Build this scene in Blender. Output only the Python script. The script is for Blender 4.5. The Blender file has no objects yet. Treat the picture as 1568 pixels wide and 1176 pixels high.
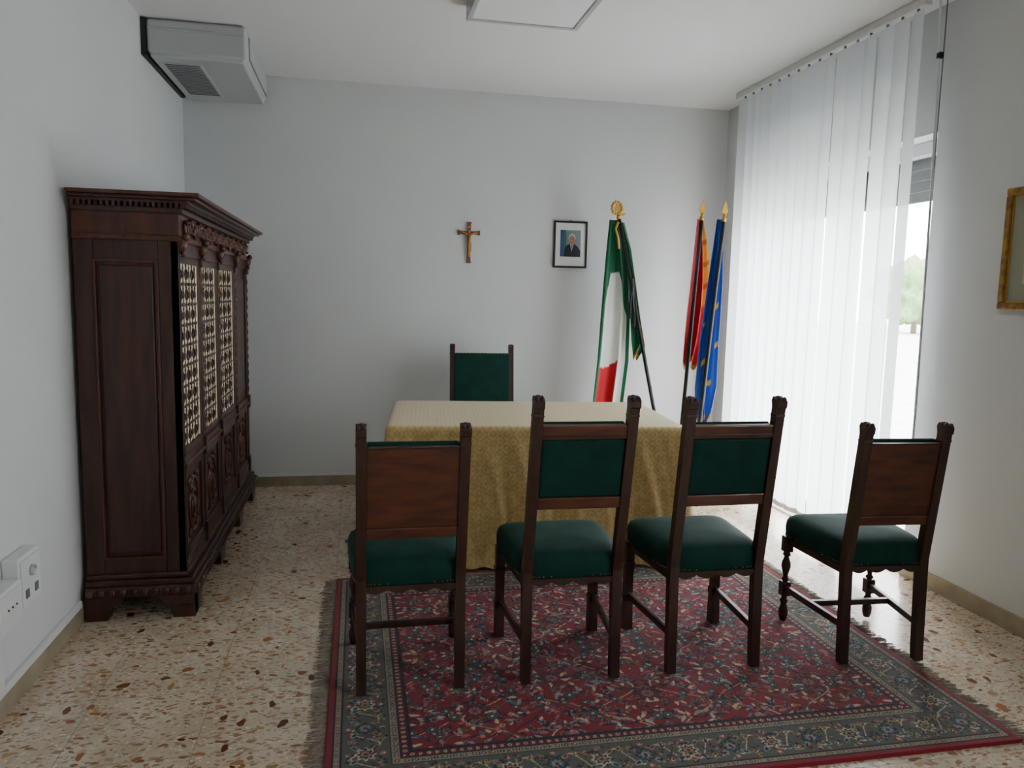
import bpy, bmesh, math, random
import numpy as np
from mathutils import Vector, Matrix
random.seed(7); np.random.seed(7)
scene=bpy.context.scene
COL=scene.collection
def s2l(c):
    return tuple(((x/255)/12.92 if x/255<=0.04045 else ((x/255+0.055)/1.055)**2.4) for x in c)
# ---------------------------------------------------------------- materials
def mat(name,rgb,rough=0.5,metal=0.0,noise=None,bump=0,bscale=50,sheen=0,spec=0.5,coat=0):
    m=bpy.data.materials.new(name); m.use_nodes=True
    nt=m.node_tree; b=nt.nodes["Principled BSDF"]
    c=s2l(rgb)
    b.inputs["Base Color"].default_value=(*c,1)
    b.inputs["Roughness"].default_value=rough
    b.inputs["Metallic"].default_value=metal
    b.inputs["Specular IOR Level"].default_value=spec
    if sheen:
        b.inputs["Sheen Weight"].default_value=sheen
        b.inputs["Sheen Roughness"].default_value=0.4
        b.inputs["Sheen Tint"].default_value=(*[min(1,x*4+.05) for x in c],1)
    if coat: b.inputs["Coat Weight"].default_value=coat
    tc=nt.nodes.new("ShaderNodeTexCoord")
    if noise:
        rgb2,scale,stretch=noise
        mp=nt.nodes.new("ShaderNodeMapping"); mp.inputs["Scale"].default_value=stretch
        nz=nt.nodes.new("ShaderNodeTexNoise"); nz.inputs["Scale"].default_value=scale; nz.inputs["Detail"].default_value=5
        mx=nt.nodes.new("ShaderNodeMix"); mx.data_type='RGBA'
        mx.inputs[6].default_value=(*c,1); mx.inputs[7].default_value=(*s2l(rgb2),1)
        cr=nt.nodes.new("ShaderNodeValToRGB"); cr.color_ramp.elements[0].position=.35; cr.color_ramp.elements[1].position=.68
        nt.links.new(tc.outputs["Object"],mp.inputs[0]); nt.links.new(mp.outputs[0],nz.inputs["Vector"])
        nt.links.new(nz.outputs[0],cr.inputs[0]); nt.links.new(cr.outputs[0],mx.inputs[0]); nt.links.new(mx.outputs[2],b.inputs["Base Color"])
    if bump:
        n2=nt.nodes.new("ShaderNodeTexNoise"); n2.inputs["Scale"].default_value=bscale; n2.inputs["Detail"].default_value=4
        nt.links.new(tc.outputs["Object"],n2.inputs["Vector"])
        bp=nt.nodes.new("ShaderNodeBump"); bp.inputs["Strength"].default_value=bump; bp.inputs["Distance"].default_value=.01
        nt.links.new(n2.outputs[0],bp.inputs["Height"]); nt.links.new(bp.outputs[0],b.inputs["Normal"])
    return m
def colmat(name,rough=.8,sheen=.2,bump=.1,bscale=400):
    m=bpy.data.materials.new(name); m.use_nodes=True; nt=m.node_tree; b=nt.nodes["Principled BSDF"]
    a=nt.nodes.new("ShaderNodeAttribute"); a.attribute_name="Col"
    nt.links.new(a.outputs["Color"],b.inputs["Base Color"])
    b.inputs["Roughness"].default_value=rough; b.inputs["Sheen Weight"].default_value=sheen
    b.inputs["Specular IOR Level"].default_value=.25
    tc=nt.nodes.new("ShaderNodeTexCoord"); n2=nt.nodes.new("ShaderNodeTexNoise"); n2.inputs["Scale"].default_value=bscale
    nt.links.new(tc.outputs["Object"],n2.inputs["Vector"])
    bp=nt.nodes.new("ShaderNodeBump"); bp.inputs["Strength"].default_value=bump; bp.inputs["Distance"].default_value=.005
    nt.links.new(n2.outputs[0],bp.inputs["Height"]); nt.links.new(bp.outputs[0],b.inputs["Normal"])
    return m
M_wall=mat("wall_paint",(208,210,210),.85,noise=((203,205,206),1.3,(1,1,1)),bump=.03,bscale=90)
M_ceil=mat("ceiling_paint",(228,228,227),.9,bump=.03,bscale=80)
M_white=mat("white_plastic",(214,217,217),.35)
M_acgrey=mat("ac_body",(180,184,184),.45)
M_acdark=mat("ac_dark",(30,31,33),.6)
M_acgrill=mat("ac_grille",(110,112,114),.5)
M_dwood=mat("dark_walnut",(46,23,15),.4,noise=((70,36,22),5,(6,6,.7)),bump=.05,bscale=60,coat=.1)
M_dwood2=mat("dark_walnut_light",(88,42,24),.4,noise=((58,28,17),6,(6,6,.8)),bump=.05,coat=.1)
M_cwood=mat("chair_wood_dark",(62,32,20),.42,noise=((38,20,13),7,(8,8,.8)),bump=.05,coat=.1)
M_cwood2=mat("chair_wood_red",(94,46,26),.4,noise=((62,30,17),6,(1.2,6,5)),bump=.05,coat=.15)
M_green=mat("green_velvet",(8,46,39),.75,noise=((10,56,48),12,(1,1,1)),bump=.05,bscale=300,sheen=.25,spec=.2)
M_brass=mat("brass",(150,115,55),.4,metal=.8)
M_gold=mat("gold",(200,155,70),.35,metal=.75)
M_goldp=mat("gold_paint_frame",(160,120,52),.45,metal=.5,noise=((115,84,36),30,(1,1,1)),bump=.15,bscale=120)
M_black=mat("black_pole",(14,14,16),.35)
M_cream=mat("cream_fabric",(236,226,190),.8,noise=((216,204,166),20,(1,1,1)))
M_base=mat("baseboard_tile",(158,146,124),.4,noise=((136,124,102),8,(1,1,1)))
M_marble=mat("threshold_marble",(215,214,208),.2,noise=((190,188,182),4,(1,1,1)))
M_panel=mat("light_diffuser",(236,237,238),.5)
M_frame=mat("window_frame",(200,204,205),.4)

# ---------------------------------------------------------------- builder
class B:
    def __init__(s): s.v=[];s.f=[];s.m=[];s.sm=[];s.mats=[]
    def mi(s,m):
        if m not in s.mats: s.mats.append(m)
        return s.mats.index(m)
    def raw(s,vs,fs,m,M=None,smooth=False):
        o=len(s.v); k=s.mi(m)
        if M is not None: vs=[M@Vector(v) for v in vs]
        s.v.extend([tuple(v) for v in vs])
        for f in fs:
            s.f.append([i+o for i in f]); s.m.append(k); s.sm.append(smooth)
    def bm(s,bm,m,M=None,smooth=False):
        bm.verts.index_update()
        s.raw([v.co.copy() for v in bm.verts],[[v.index for v in f.verts] for f in bm.faces],m,M,smooth); bm.free()
    def box(s,a,b,m,bev=0,M=None,seg=2):
        x0,y0,z0=a;x1,y1,z1=b
        bm=bmesh.new()
        vs=[bm.verts.new(p) for p in [(x0,y0,z0),(x1,y0,z0),(x1,y1,z0),(x0,y1,z0),(x0,y0,z1),(x1,y0,z1),(x1,y1,z1),(x0,y1,z1)]]
        for f in [(3,2,1,0),(4,5,6,7),(0,1,5,4),(1,2,6,5),(2,3,7,6),(3,0,4,7)]: bm.faces.new([vs[i] for i in f])
        if bev: bmesh.ops.bevel(bm,geom=bm.edges[:],offset=bev,segments=seg,affect='EDGES',profile=.5)
        s.bm(bm,m,M)
    def beam(s,p0,p1,w,h,m,bev=.003):
        p0=Vector(p0);p1=Vector(p1);d=p1-p0;L=d.length;d.normalize()
        up=Vector((0,0,1))
        if abs(d.z)>.95: up=Vector((0,1,0))
        x=d.cross(up).normalized(); z=x.cross(d)
        M=Matrix(((x.x,d.x,z.x,p0.x),(x.y,d.y,z.y,p0.y),(x.z,d.z,z.z,p0.z),(0,0,0,1)))
        s.box((-w/2,0,-h/2),(w/2,L,h/2),m,bev,M)
    def lathe(s,prof,m,M=None,seg=16,smooth=True,sx=1,sy=1):
        vs=[];fs=[];n=len(prof)
        for r,z in prof:
            for i in range(seg):
                a=2*math.pi*i/seg; vs.append((r*sx*math.cos(a),r*sy*math.sin(a),z))
        for k in range(n-1):
            for i in range(seg):
                j=(i+1)%seg; fs.append((k*seg+i,k*seg+j,(k+1)*seg+j,(k+1)*seg+i))
        fs.append(tuple(reversed(range(seg)))); fs.append(tuple(range((n-1)*seg,n*seg)))
        s.raw(vs,fs,m,M,smooth)
    def ell(s,c,r,m,u=12,v=8,M=None):
        vs=[];fs=[]
        for k in range(v+1):
            t=math.pi*k/v
            for i in range(u):
                a=2*math.pi*i/u; vs.append((c[0]+r[0]*math.sin(t)*math.cos(a),c[1]+r[1]*math.sin(t)*math.sin(a),c[2]+r[2]*math.cos(t)))
        for k in range(v):
            for i in range(u):
                j=(i+1)%u; fs.append((k*u+i,(k+1)*u+i,(k+1)*u+j,k*u+j))
        s.raw(vs,fs,m,M,True)
    def tube(s,pts,r,m,seg=8,smooth=True,closed=False):
        pts=[Vector(p) for p in pts];n=len(pts);vs=[];fs=[]
        rs=r if isinstance(r,(list,tuple)) else [r]*n
        for k,p in enumerate(pts):
            if closed: d=pts[(k+1)%n]-pts[k-1]
            else: d=pts[min(k+1,n-1)]-pts[max(k-1,0)]
            d.normalize(); up=Vector((0,0,1)) if abs(d.z)<.9 else Vector((0,1,0))
            x=d.cross(up).normalized(); y=x.cross(d)
            for i in range(seg):
                a=2*math.pi*i/seg; vs.append(p+(x*math.cos(a)+y*math.sin(a))*rs[k])
        for k in range(n if closed else n-1):
            k2=(k+1)%n
            for i in range(seg):
                j=(i+1)%seg; fs.append((k*seg+i,k*seg+j,k2*seg+j,k2*seg+i))
        if not closed:
            fs.append(tuple(reversed(range(seg)))); fs.append(tuple(range((n-1)*seg,n*seg)))
        s.raw(vs,fs,m,None,smooth)
    def ring(s,c,R,r,m,axis='x',n=16,seg=6,sz=1,sq=1):
        pts=[]
        for i in range(n):
            a=2*math.pi*i/n; u=R*sq*math.cos(a); w=R*sz*math.sin(a)
            pts.append((c[0],c[1]+u,c[2]+w) if axis=='x' else ((c[0]+u,c[1],c[2]+w) if axis=='y' else (c[0]+u,c[1]+w,c[2])))
        s.tube(pts,r,m,seg,closed=True)
    def prism(s,poly,t0,t1,m,plane='yz',M=None):
        def P(a,b,t): return (t,a,b) if plane=='yz' else ((a,t,b) if plane=='xz' else (a,b,t))
        n=len(poly)
        vs=[P(a,b,t0) for a,b in poly]+[P(a,b,t1) for a,b in poly]
        fs=[tuple(range(n)),tuple(reversed(range(n,2*n)))]
        for i in range(n):
            j=(i+1)%n; fs.append((i,i+n,j+n,j))
        s.raw(vs,fs,m,M)
    def obj(s,name,loc=(0,0,0),rot=0,parent=None):
        me=bpy.data.meshes.new(name); me.from_pydata(s.v,[],s.f); me.update()
        for m in s.mats: me.materials.append(m)
        me.polygons.foreach_set("material_index",s.m); me.polygons.foreach_set("use_smooth",s.sm)
        bm=bmesh.new(); bm.from_mesh(me); bmesh.ops.recalc_face_normals(bm,faces=bm.faces); bm.to_mesh(me); bm.free()
        o=bpy.data.objects.new(name,me); COL.objects.link(o); o.location=loc; o.rotation_euler=(0,0,rot)
        if parent: o.parent=parent
        return o
def empty(name,loc=(0,0,0)):
    e=bpy.data.objects.new(name,None); COL.objects.link(e); e.location=loc; return e
def simple(name,a,b,m,bev=0):
    q=B(); q.box(a,b,m,bev); return q.obj(name)
def gridmesh(name,P,C,m,parent=None,smooth=True):
    nv,nu=P.shape[:2]
    idx=np.arange(nv*nu).reshape(nv,nu)
    q=np.stack([idx[:-1,:-1],idx[:-1,1:],idx[1:,1:],idx[1:,:-1]],-1).reshape(-1,4)
    me=bpy.data.meshes.new(name)
    me.vertices.add(nv*nu); me.vertices.foreach_set("co",P.astype(np.float32).ravel())
    me.loops.add(q.size); me.loops.foreach_set("vertex_index",q.astype(np.int32).ravel())
    me.polygons.add(len(q)); me.polygons.foreach_set("loop_start",(np.arange(len(q))*4).astype(np.int32))
    me.update(calc_edges=True); me.validate()
    me.polygons.foreach_set("use_smooth",[smooth]*len(me.polygons))
    at=me.color_attributes.new("Col",'FLOAT_COLOR','POINT')
    c4=np.ones((nv*nu,4),np.float32); c4[:,:3]=C.reshape(-1,3); at.data.foreach_set("color",c4.ravel())
    me.materials.append(m)
    o=bpy.data.objects.new(name,me); COL.objects.link(o)
    if parent: o.parent=parent
    return o

# ---------------------------------------------------------------- room
XL,XR,YB,YF,H=-1.18,2.88,5.77,-1.6,2.94
def floor_mat():
    m=bpy.data.materials.new("terrazzo_floor"); m.use_nodes=True; nt=m.node_tree; N=nt.nodes; L=nt.links
    b=N["Principled BSDF"]; tc=N.new("ShaderNodeTexCoord")
    def noise(scale,det=3):
        n=N.new("ShaderNodeTexNoise"); n.inputs["Scale"].default_value=scale; n.inputs["Detail"].default_value=det; L.new(tc.outputs["Object"],n.inputs["Vector"]); return n
    dn=noise(16,3)
    vm=N.new("ShaderNodeVectorMath"); vm.operation='SCALE'; vm.inputs["Scale"].default_value=.05; L.new(dn.outputs["Color"],vm.inputs[0])
    va=N.new("ShaderNodeVectorMath"); va.operation='ADD'; L.new(tc.outputs["Object"],va.inputs[0]); L.new(vm.outputs[0],va.inputs[1])
    def layer(scale,rng,dmax,cols,stretch,prev,rot):
        mp=N.new("ShaderNodeMapping"); mp.inputs["Scale"].default_value=stretch; mp.inputs["Rotation"].default_value=(0,0,rot); L.new(va.outputs[0],mp.inputs[0])
        v=N.new("ShaderNodeTexVoronoi"); v.voronoi_dimensions='2D'; v.inputs["Scale"].default_value=scale; L.new(mp.outputs[0],v.inputs["Vector"])
        sp=N.new("ShaderNodeSeparateColor"); L.new(v.outputs["Color"],sp.inputs[0])
        g=N.new("ShaderNodeMath"); g.operation='GREATER_THAN'; g.inputs[1].default_value=rng; L.new(sp.outputs[0],g.inputs[0])
        sz=N.new("ShaderNodeMath"); sz.operation='MULTIPLY_ADD'; sz.inputs[1].default_value=dmax*.7; sz.inputs[2].default_value=dmax*.45; L.new(sp.outputs[2],sz.inputs[0])
        l=N.new("ShaderNodeMath"); l.operation='LESS_THAN'; L.new(v.outputs["Distance"],l.inputs[0]); L.new(sz.outputs[0],l.inputs[1])
        mu=N.new("ShaderNodeMath"); mu.operation='MULTIPLY'; L.new(g.outputs[0],mu.inputs[0]); L.new(l.outputs[0],mu.inputs[1])
        cr=N.new("ShaderNodeValToRGB"); cr.color_ramp.interpolation='CONSTANT'
        while len(cr.color_ramp.elements)<len(cols): cr.color_ramp.elements.new(.5)
        for i,c in enumerate(cols):
            cr.color_ramp.elements[i].position=i/len(cols); cr.color_ramp.elements[i].color=(*s2l(c),1)
        L.new(sp.outputs[1],cr.inputs[0])
        mx=N.new("ShaderNodeMix"); mx.data_type='RGBA'; L.new(mu.outputs[0],mx.inputs[0]); L.new(prev,mx.inputs[6]); L.new(cr.outputs[0],mx.inputs[7])
        return mx.outputs[2]
    bn=noise(5,6); cr=N.new("ShaderNodeValToRGB"); cr.color_ramp.elements[0].color=(*s2l((190,174,150)),1); cr.color_ramp.elements[1].color=(*s2l((212,198,176)),1)
    cr.color_ramp.elements[0].position=.35; cr.color_ramp.elements[1].position=.65; L.new(bn.outputs[0],cr.inputs[0])
    p=cr.outputs[0]
    p=layer(60,.35,.42,[(186,166,140),(220,211,196),(176,154,128),(202,182,160)],(1,1.4,1),p,.3)
    p=layer(36,.55,.38,[(174,140,112),(164,128,102),(162,138,110),(190,164,136),(152,122,96)],(1,1.8,1),p,.9)
    p=layer(19,.68,.30,[(168,124,88),(150,108,76),(180,144,102),(140,98,72),(156,128,102)],(1,1.9,1),p,-.5)
    p=layer(9,.84,.20,[(110,62,42),(156,100,58),(94,54,40),(176,132,82)],(1.7,1,1),p,.4)
    p=layer(10,.93,.19,[(96,54,38),(126,78,48),(82,48,38),(154,108,66)],(1,1.6,1),p,1.9)
    sx=N.new("ShaderNodeSeparateXYZ"); L.new(tc.outputs["Object"],sx.inputs[0])
    def joint(o,off):
        a=N.new("ShaderNodeMath"); a.operation='ADD'; a.inputs[1].default_value=off; L.new(o,a.inputs[0])
        d=N.new("ShaderNodeMath"); d.operation='PINGPONG'; d.inputs[1].default_value=.2; L.new(a.outputs[0],d.inputs[0])
        l=N.new("ShaderNodeMath"); l.operation='LESS_THAN'; l.inputs[1].default_value=.0016; L.new(d.outputs[0],l.inputs[0]); return l.outputs[0]
    j=N.new("ShaderNodeMath"); j.operation='MAXIMUM'; L.new(joint(sx.outputs[0],20.11),j.inputs[0]); L.new(joint(sx.outputs[1],20.03),j.inputs[1])
    jm=N.new("ShaderNodeMath"); jm.operation='MULTIPLY'; jm.inputs[1].default_value=.6; L.new(j.outputs[0],jm.inputs[0])
    mx=N.new("ShaderNodeMix"); mx.data_type='RGBA'; L.new(jm.outputs[0],mx.inputs[0]); L.new(p,mx.inputs[6]); mx.inputs[7].default_value=(*s2l((130,116,96)),1)
    L.new(mx.outputs[2],b.inputs["Base Color"]); b.inputs["Roughness"].default_value=.2
    return m
simple("floor",(XL-.3,YF-.2,-.2),(XR,YB+.3,0),floor_mat())
simple("ceiling",(XL-.3,YF-.2,H),(XR+.3,YB+.3,H+.2),M_ceil)
simple("wall_left",(XL-.3,YF-.2,0),(XL,YB+.3,H),M_wall)
simple("wall_back",(XL,YB,0),(XR,YB+.3,H),M_wall)
simple("wall_front",(XL,YF-.2,0),(XR,YF,H),M_wall)
W0,W1,WZ=3.47,5.22,2.32
V0,V1=-.7,.45
q=B()
q.box((XR,W1,-.2),(XR+.3,YB+.3,H),M_wall)
q.box((XR,V1,-.2),(XR+.3,W0,H),M_wall)
q.box((XR,W0,WZ),(XR+.3,W1,H),M_wall)
q.box((XR,YF-.2,-.2),(XR+.3,V0,H),M_wall)
q.box((XR,V0,-.2),(XR+.3,V1,.85),M_wall)
q.box((XR,V0,WZ),(XR+.3,V1,H),M_wall)
q.obj("wall_right")
simple("trim_threshold",(XR,W0,-.2),(XR+.3,W1,.012),M_marble)
simple("baseboard_back",(XL+.02,YB-.014,0),(XR,YB,.075),M_base,.002)
simple("trim_back",(XL+.02,YB-.012,.0755),(XR,YB,.098),M_white,.003)
simple("baseboard_left",(XL,YF,0),(XL+.014,YB-.02,.075),M_base,.002)
simple("trim_left",(XL,YF,.0755),(XL+.018,3.44,.105),M_white,.003)
simple("baseboard_right",(XR-.014,YF,0),(XR,W0,.085),M_base,.002)
simple("baseboard_right_far",(XR-.014,W1,0),(XR,YB-.02,.085),M_base,.002)
q=B(); fx0,fx1=XR+.12,XR+.18
q.box((fx0,W0,0.013),(fx1,W0+.07,WZ),M_frame,.004); q.box((fx0,W1-.07,.013),(fx1,W1,WZ),M_frame,.004)
q.box((fx0,W0+.07,WZ-.07),(fx1,W1-.07,WZ),M_frame,.004)
mid=(W0+W1)/2
q.box((fx0+.004,mid-.05,.013),(fx1+.01,mid+.05,WZ-.07),M_frame,.004)
for a,b in ((W0+.07,mid-.05),(mid+.05,W1-.07)):
    q.box((fx0+.004,a,.013),(fx1,b,.10),M_frame,.004)
q.box((fx0-.03,mid-.02,1.02),(fx0+.004,mid+.02,1.16),M_brass,.006)
for i in range(5):
    z=WZ-.06*(i+1)
    q.box((XR+.22,W0+.01,z),(XR+.235,W1-.01,z+.058),M_acgrill,.002)
q.obj("window_1")
q=B()
q.box((fx0,V0,.85),(fx1,V0+.07,WZ),M_frame,.004); q.box((fx0,V1-.07,.85),(fx1,V1,WZ),M_frame,.004)
q.box((fx0,V0+.07,WZ-.07),(fx1,V1-.07,WZ),M_frame,.004); q.box((fx0,V0+.07,.85),(fx1,V1-.07,.92),M_frame,.004)
q.box((fx0,-.16,.92),(fx1,-.09,WZ-.07),M_frame,.004)
q.obj("window_2")

# ---------------------------------------------------------------- vertical blinds
def blind_mat():
    m=bpy.data.materials.new("blind_fabric"); m.use_nodes=True; nt=m.node_tree; N=nt.nodes; L=nt.links
    for n in list(N): N.remove(n)
    out=N.new("ShaderNodeOutputMaterial"); d=N.new("ShaderNodeBsdfDiffuse"); t=N.new("ShaderNodeBsdfTranslucent"); tr=N.new("ShaderNodeBsdfTransparent")
    tc=N.new("ShaderNodeTexCoord"); w=N.new("ShaderNodeTexNoise"); w.inputs["Scale"].default_value=300; L.new(tc.outputs["Object"],w.inputs["Vector"])
    cr=N.new("ShaderNodeValToRGB"); cr.color_ramp.elements[0].color=(.84,.87,.90,1); cr.color_ramp.elements[1].color=(.90,.93,.96,1); L.new(w.outputs[0],cr.inputs[0])
    L.new(cr.outputs[0],d.inputs[0]); L.new(cr.outputs[0],t.inputs[0])
    tr.inputs[0].default_value=(.9,.95,1,1)
    m1=N.new("ShaderNodeMixShader"); m1.inputs[0].default_value=.66; L.new(d.outputs[0],m1.inputs[1]); L.new(t.outputs[0],m1.inputs[2])
    m2=N.new("ShaderNodeMixShader"); m2.inputs[0].default_value=.04; L.new(m1.outputs[0],m2.inputs[1]); L.new(tr.outputs[0],m2.inputs[2])
    L.new(m2.outputs[0],out.inputs[0]); return m
M_blind=blind_mat()
q=B()
BX=2.715
q.box((BX-.022,3.41,H-.042),(BX+.022,5.30,H-.001),M_white,.003)
ys=[3.475]
while ys[-1]<5.13:
    k=len(ys)
    ys.append(ys[-1]+(.132 if k in (3,6) else .112))
rr=random.Random(11)
for k,y in enumerate(ys):
    a=math.radians(-6+rr.uniform(-9,6))
    if k==0: a=math.radians(14)
    if k==1: a=math.radians(2)
    if k in (3,6): a=math.radians(8)
    hw=.0635; n=5; zt=H-.06; zb=.115
    vs=[];fs=[]
    for zz in (zt,zb):
        for i in range(n):
            s=(i/(n-1)-.5)*2; bow=.010*(1-s*s)
            lx=s*hw*math.sin(a)-bow*math.cos(a); ly=s*hw*math.cos(a)+bow*math.sin(a)
            vs.append((BX+lx,y+ly,zz))
    for i in range(n-1): fs.append((i,i+1,n+i+1,n+i))
    q.raw(vs,fs,M_blind,smooth=True)
    # doubled hem with the bottom weight and the bead chain clip
    q.box((-.005,-hw+.008,zb),(-.002,hw-.008,zb+.035),M_white,.001,Matrix.Translation((BX,y,0))@Matrix.Rotation(-a,4,'Z'))
    q.box((BX-.005,y-.005,H-.066),(BX+.005,y+.005,H-.04),M_acgrill)
q.obj("vertical_blinds")
q=B()
q.tube([(2.76,3.385,H-.01),(2.77,3.38,2.7),(2.79,3.375,2.0),(2.80,3.37,1.0),(2.80,3.37,.62)],.006,M_white)
q.tube([(2.80,3.385,H-.01),(2.805,3.39,2.7),(2.81,3.395,2.0),(2.815,3.395,.9)],.003,M_acgrill)
q.box((2.765,3.365,2.64),(2.79,3.39,2.67),M_acdark,.004)
q.lathe([(.004,0),(.012,.01),(.012,.06),(.005,.08)],M_acdark,Matrix.Translation((2.80,3.37,.55)))
q.obj("blind_control_wand")

# ---------------------------------------------------------------- ceiling light panel
q=B()
x0,x1,y0,y1=.555,1.155,3.53,4.13; z0=2.865
for a,b in (((x0,y0,z0),(x1,y0+.028,H-.001)),((x0,y1-.028,z0),(x1,y1,H-.001)),((x0,y0+.028,z0),(x0+.028,y1-.028,H-.001)),((x1-.028,y0+.028,z0),(x1,y1-.028,H-.001))):
    q.box(a,b,M_acgrey,.003)
q.box((x0+.028,y0+.028,z0+.006),(x1-.028,y1-.028,H-.002),M_panel)
q.obj("ceiling_light_panel")

# ---------------------------------------------------------------- air conditioner
q=B()
ax0,ax1,ay0,ay1,az0,az1=XL+.03,-.62,4.74,5.74,2.73,2.935
q.box((XL+.001,4.74,2.735),(XL+.029,5.72,2.935),M_acdark,.004)
q.box((ax0,ay0,az0+.02),(ax1,ay1,az1),M_acgrey,.02,seg=4)
q.box((ax0+.012,ay0+.012,az0),(ax1-.012,ay1-.012,az0+.05),M_acgrey,.014,seg=3)
q.box((ax0+.005,ay0-.005,az0+.145),(ax1-.01,ay0+.01,az0+.160),M_acgrey,.005)
q.box((ax0+.05,ay0+.10,az0-.004),(ax0+.27,ay0+.84,az0+.002),M_acgrey,.002)
for i in range(19):
    yy=ay0+.12+i*.037
    q.box((ax0+.065,yy,az0-.008),(ax0+.255,yy+.014,az0-.003),M_acgrill)
q.box((ax1-.004,ay0+.10,az0+.045),(ax1+.004,ay1-.05,az1-.03),M_acgrill,.002)
for i in range(30):
    yy=ay0+.12+i*.027
    q.box((ax1+.003,yy,az0+.055),(ax1+.009,yy+.010,az1-.04),M_white)
q.obj("air_conditioner")

# ---------------------------------------------------------------- wall outlets
q=B()
q.box((XL+.0005,2.76,.335),(XL+.055,2.93,.525),M_white,.006,seg=3)
q.box((XL+.054,2.77,.35),(XL+.061,2.92,.51),M_white,.003)
q.lathe([(.020,0),(.020,.012),(.016,.013),(.015,.004)],M_acgrey,Matrix.Translation((XL+.059,2.845,.46))@Matrix.Rotation(math.pi/2,4,'Y'),20)
q.box((XL+.060,2.79,.375),(XL+.065,2.815,.405),M_acgrill,.001); q.box((XL+.060,2.865,.375),(XL+.065,2.89,.405),M_acgrill,.001)
q.obj("wall_socket_box")
q=B()
q.box((XL+.0005,2.56,.325),(XL+.066,2.752,.465),M_white,.006,seg=3)
q.box((XL+.065,2.575,.34),(XL+.072,2.738,.45),M_white,.003)
for yy in (2.63,2.66,2.69): q.ell((XL+.073,yy,.40),(.003,.004,.004),M_acdark)
q.box((XL+.0005,2.58,.106),(XL+.03,2.68,.325),M_white,.003)
q.obj("wall_socket_box")

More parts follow.
